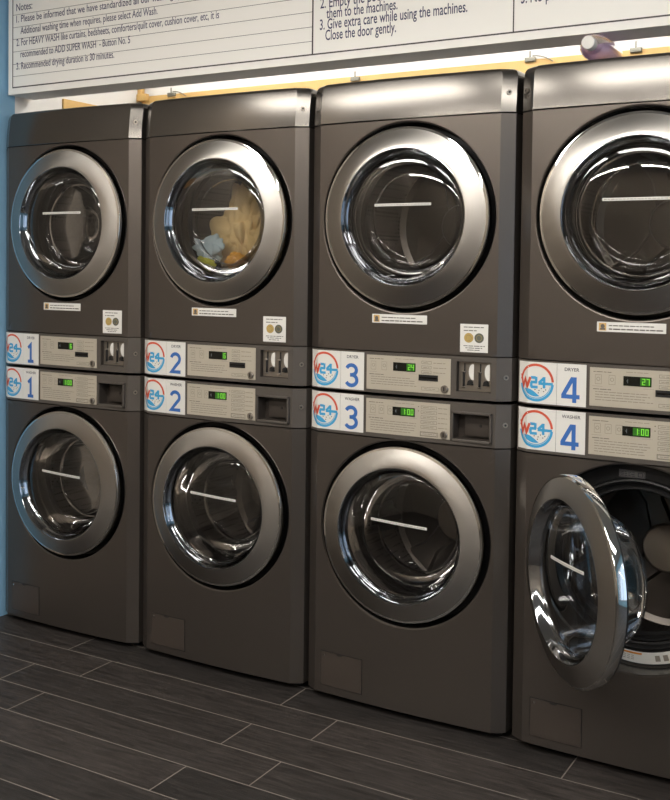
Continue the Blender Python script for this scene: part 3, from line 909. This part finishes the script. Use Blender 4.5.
for k, (x, z) in enumerate(((.19, 2.150), (1.123, 2.142), (1.851, 2.152), (2.232, 2.150))):
    r = empty('pipe_clip', (x, .782, z))
    mb = MB(); mb.box(-.020, .020, -.012, .003, -.008, .008, bev=.002); mb.build('clip_body', M['clip'], r, angle=30)
    mb = MB(); mb.cyl((0, -.008, .005), (0, -.008, .030), .003, 8); mb.build('clip_stem', M['clip'], r, angle=30)
    if k in (0, 2):
        mb = MB(); pts = [Vector((.01+.016*j, -.010-.001*j, .012-.0011*j*j)) for j in range(6)]
        for a, b in zip(pts, pts[1:]): mb.cyl(a, b, .0022, 6)
        mb.build('wire', M['clip'], r, angle=60)
    tag(r, CL[k], 'pipe clip', 'pipe clips on the rail above the dryers')

# bottle lying on top of dryer 4, neck towards the room
bt = empty('detergent_bottle', (2.314, .0, 1.966))
RBX, RBZ = .043, .0365
def oval(prof, cut=None, n=40):
    mb = MB(); rows = []
    for r, y in prof:
        rows.append([(r*math.cos(2*PI*k/n), y, min(r*math.sin(2*PI*k/n), 9 if cut is None else cut)*RBZ/RBX+RBZ+.0005) for k in range(n)])
    mb.grid(rows, close=True); return mb
oval([(.0001, .15), (.030, .15), (.039, .145), (RBX, .13), (RBX, .01), (.040, -.008), (.030, -.022), (.0175, -.030), (.0165, -.040), (.0001, -.040)]).build('bottle_body', M['clearpl'], bt, angle=40)
oval([(.0001, .147), (.029, .147), (.037, .142), (RBX-.002, .129), (RBX-.002, .01), (.038, -.006), (.028, -.019), (.0001, -.021)], 0.004).build('liquid', M['lilac'], bt, angle=40)
mb = MB(); mb.lathe_y([(.0001, -.068), (.0165, -.068), (.0185, -.066), (.0185, -.038), (.0165, -.036)], (0, 0, RBZ+.0005), 28); mb.build('bottle_cap', M['white'], bt, angle=30)
tag(bt, 'clear bottle of lilac liquid with white cap lying on dryer 4', 'bottle')

# ------------------------------------------------------------------ room
RX0, RX1, RY0, RY1, RZ = 0.0, 5.2, -4.6, .80, 2.78
def slab(name, x0, x1, y0, y1, z0, z1, mats, midx=None):
    mb = MB(); mb.box(x0, x1, y0, y1, z0, z1)
    o = mb.build(name, mats, None, smooth=False); return tag(o, kind='structure')
slab('floor', RX0-.1, RX1+.1, RY0-.1, RY1+.1, -.1, 0, M['floor'])
slab('ceiling', RX0-.1, RX1+.1, RY0-.1, RY1+.1, RZ, RZ+.1, M['ceil'])
slab('wall_back', RX0-.1, RX1+.1, RY1, RY1+.1, 0, RZ, M['whitewall'])
slab('wall_front', RX0-.1, RX1+.1, RY0-.1, RY0, 0, RZ, M['greywall'])
mb = MB(); mb.box(-.1, 0, RY0, -.16, 0, RZ, 2); mb.box(-.1, 0, -.16, .047, 0, RZ, 0); mb.box(-.1, 0, .047, RY1, 0, RZ, 1)  # unseen grey stretch is invented, to cut blue reflections on the door rings
tag(mb.build('wall_left', [M['bluewall'], M['whitewall'], M['greywall']], None, smooth=False, fix=False), kind='structure')
# right wall with a shopfront window
wy0, wy1, wz0, wz1 = -3.6, -.8, .3, 2.3
mb = MB()
mb.box(RX1, RX1+.1, RY0, wy0, 0, RZ); mb.box(RX1, RX1+.1, wy1, RY1, 0, RZ); mb.box(RX1, RX1+.1, wy0, wy1, 0, wz0); mb.box(RX1, RX1+.1, wy0, wy1, wz1, RZ)
tag(mb.build('wall_right', M['bluewall'], None, smooth=False), kind='structure')
w = empty('window_1', (RX1+.05, (wy0+wy1)/2, wz0)); tag(w, kind='structure')
mb = MB()
for y in (wy0, (wy0+wy1)/2-.02, wy1-.04): mb.box(-.03, .03, y-(wy0+wy1)/2, y+.04-(wy0+wy1)/2, 0, wz1-wz0)
for z in (0, wz1-wz0-.04): mb.box(-.03, .03, wy0-(wy0+wy1)/2, wy1-(wy0+wy1)/2, z, z+.04)
mb.build('window_frame', M['coinsteel'], w, smooth=False)
mb = MB(); mb.box(-.003, .003, -1.38, 1.38, .02, 1.98); mb.build('window_pane', M['bowl'], w, smooth=False)

# ceiling battens
def batten(x, y, rot, mat, label, L=1.25, z=RZ):
    r = empty('ceiling_light', (x, y, z-.07)); r.rotation_euler = (0, 0, rot)
    mb = MB(); mb.box(-L/2, L/2, -.09, .09, .045, .07, bev=.004); mb.build('light_housing', M['whitewall'], r, angle=30)
    for s in (-.045, .045):
        mb = MB(); mb.cyl((-L/2+.02, s, .03), (L/2-.02, s, .03), .014, 12); mb.build('tube', mat, r, angle=60)
    tag(r, label, 'ceiling light', 'twin-tube ceiling lights'); return r
for k, x in enumerate((.7, 2.2, 3.7)):
    r = empty('ceiling_panel_light', (x, -1.8, RZ-.05))
    mb = MB(); mb.box(-.62, .62, -.22, .22, 0, .05, bev=.004); mb.build('light_housing', M['whitewall'], r, angle=30)
    mb = MB(); mb.box(-.60, .60, -.20, .20, -.004, .002); mb.build('light_diffuser', M['lamp'], r, smooth=False)
    tag(r, 'wide white ceiling panel light, row nearer the machines, %s one' % ('left', 'middle', 'right')[k], 'ceiling light', 'ceiling panel lights')
for k, x in enumerate((.7, 2.2, 3.7)):
    batten(x, -3.7, 0, M['lamp_tube'], 'twin-tube ceiling light, row far from the machines, %s one' % ('left', 'middle', 'right')[k])
for k, x in enumerate((.75, 2.05)):
    r = empty('tube_light', (x, .42, 2.36))
    mb = MB(); mb.cyl((-.6, 0, 0), (.6, 0, 0), .013, 12); mb.build('tube', M['cavity'], r, angle=60)
    mb = MB(); mb.box(-.62, .62, -.02, .02, .02, .05, bev=.003); mb.build('light_housing', M['whitewall'], r, angle=30)
    mb = MB(); mb.cyl((-.5, 0, .05), (-.5, 0, RZ-2.36), .004, 6); mb.cyl((.5, 0, .05), (.5, 0, RZ-2.36), .004, 6); mb.build('hanger', M['clip'], r)
    tag(r, 'tube light hung behind the notice board, %s one' % ('left', 'right')[k], 'light', 'tube lights behind the board')

# board hangers up to the ceiling
for x in (.3, 1.7, 3.0):
    mb = MB(); mb.cyl((x, .065, .60), (x, .065, RZ-2.042), .008, 10); mb.build('board_hanger', M['clip'], sg)

# world
wd = bpy.data.worlds.new('World'); scene.world = wd; wd.use_nodes = True
nt = wd.node_tree; nt.nodes.clear()
bg = nt.nodes.new('ShaderNodeBackground'); bg.inputs[0].default_value = (.62, .78, 1.0, 1); bg.inputs[1].default_value = 1.3
ow = nt.nodes.new('ShaderNodeOutputWorld'); nt.links.new(bg.outputs[0], ow.inputs[0])

# ------------------------------------------------------------------ camera (fitted)
F, CXP, CYP, yaw, pitch, roll = 1035.8595, 335.0, 305.615, -.524042515, .0323803279, .0120319077
fw = Vector((math.sin(yaw)*math.cos(pitch), math.cos(yaw)*math.cos(pitch), -math.sin(pitch)))
r0 = Vector((math.cos(yaw), -math.sin(yaw), 0)); u0 = r0.cross(fw)
r = r0*math.cos(roll)+u0*math.sin(roll); u = -r0*math.sin(roll)+u0*math.cos(roll)
cam = bpy.data.cameras.new('camera'); co = bpy.data.objects.new('camera', cam); COL.objects.link(co)
mat = Matrix(((r.x, u.x, -fw.x, 3.146243), (r.y, u.y, -fw.y, -2.86398317), (r.z, u.z, -fw.z, 1.37035867), (0, 0, 0, 1)))
co.matrix_world = mat
cam.sensor_fit = 'VERTICAL'; cam.sensor_height = 36; cam.lens = F/800*36
cam.shift_y = -(400-CYP)/800; cam.shift_x = 0; cam.clip_start = .05
scene.camera = co
vs = scene.view_settings
vs.view_transform = 'Standard'; vs.look = 'None'; vs.gamma = 1; vs.use_curve_mapping = False; vs.exposure = .68
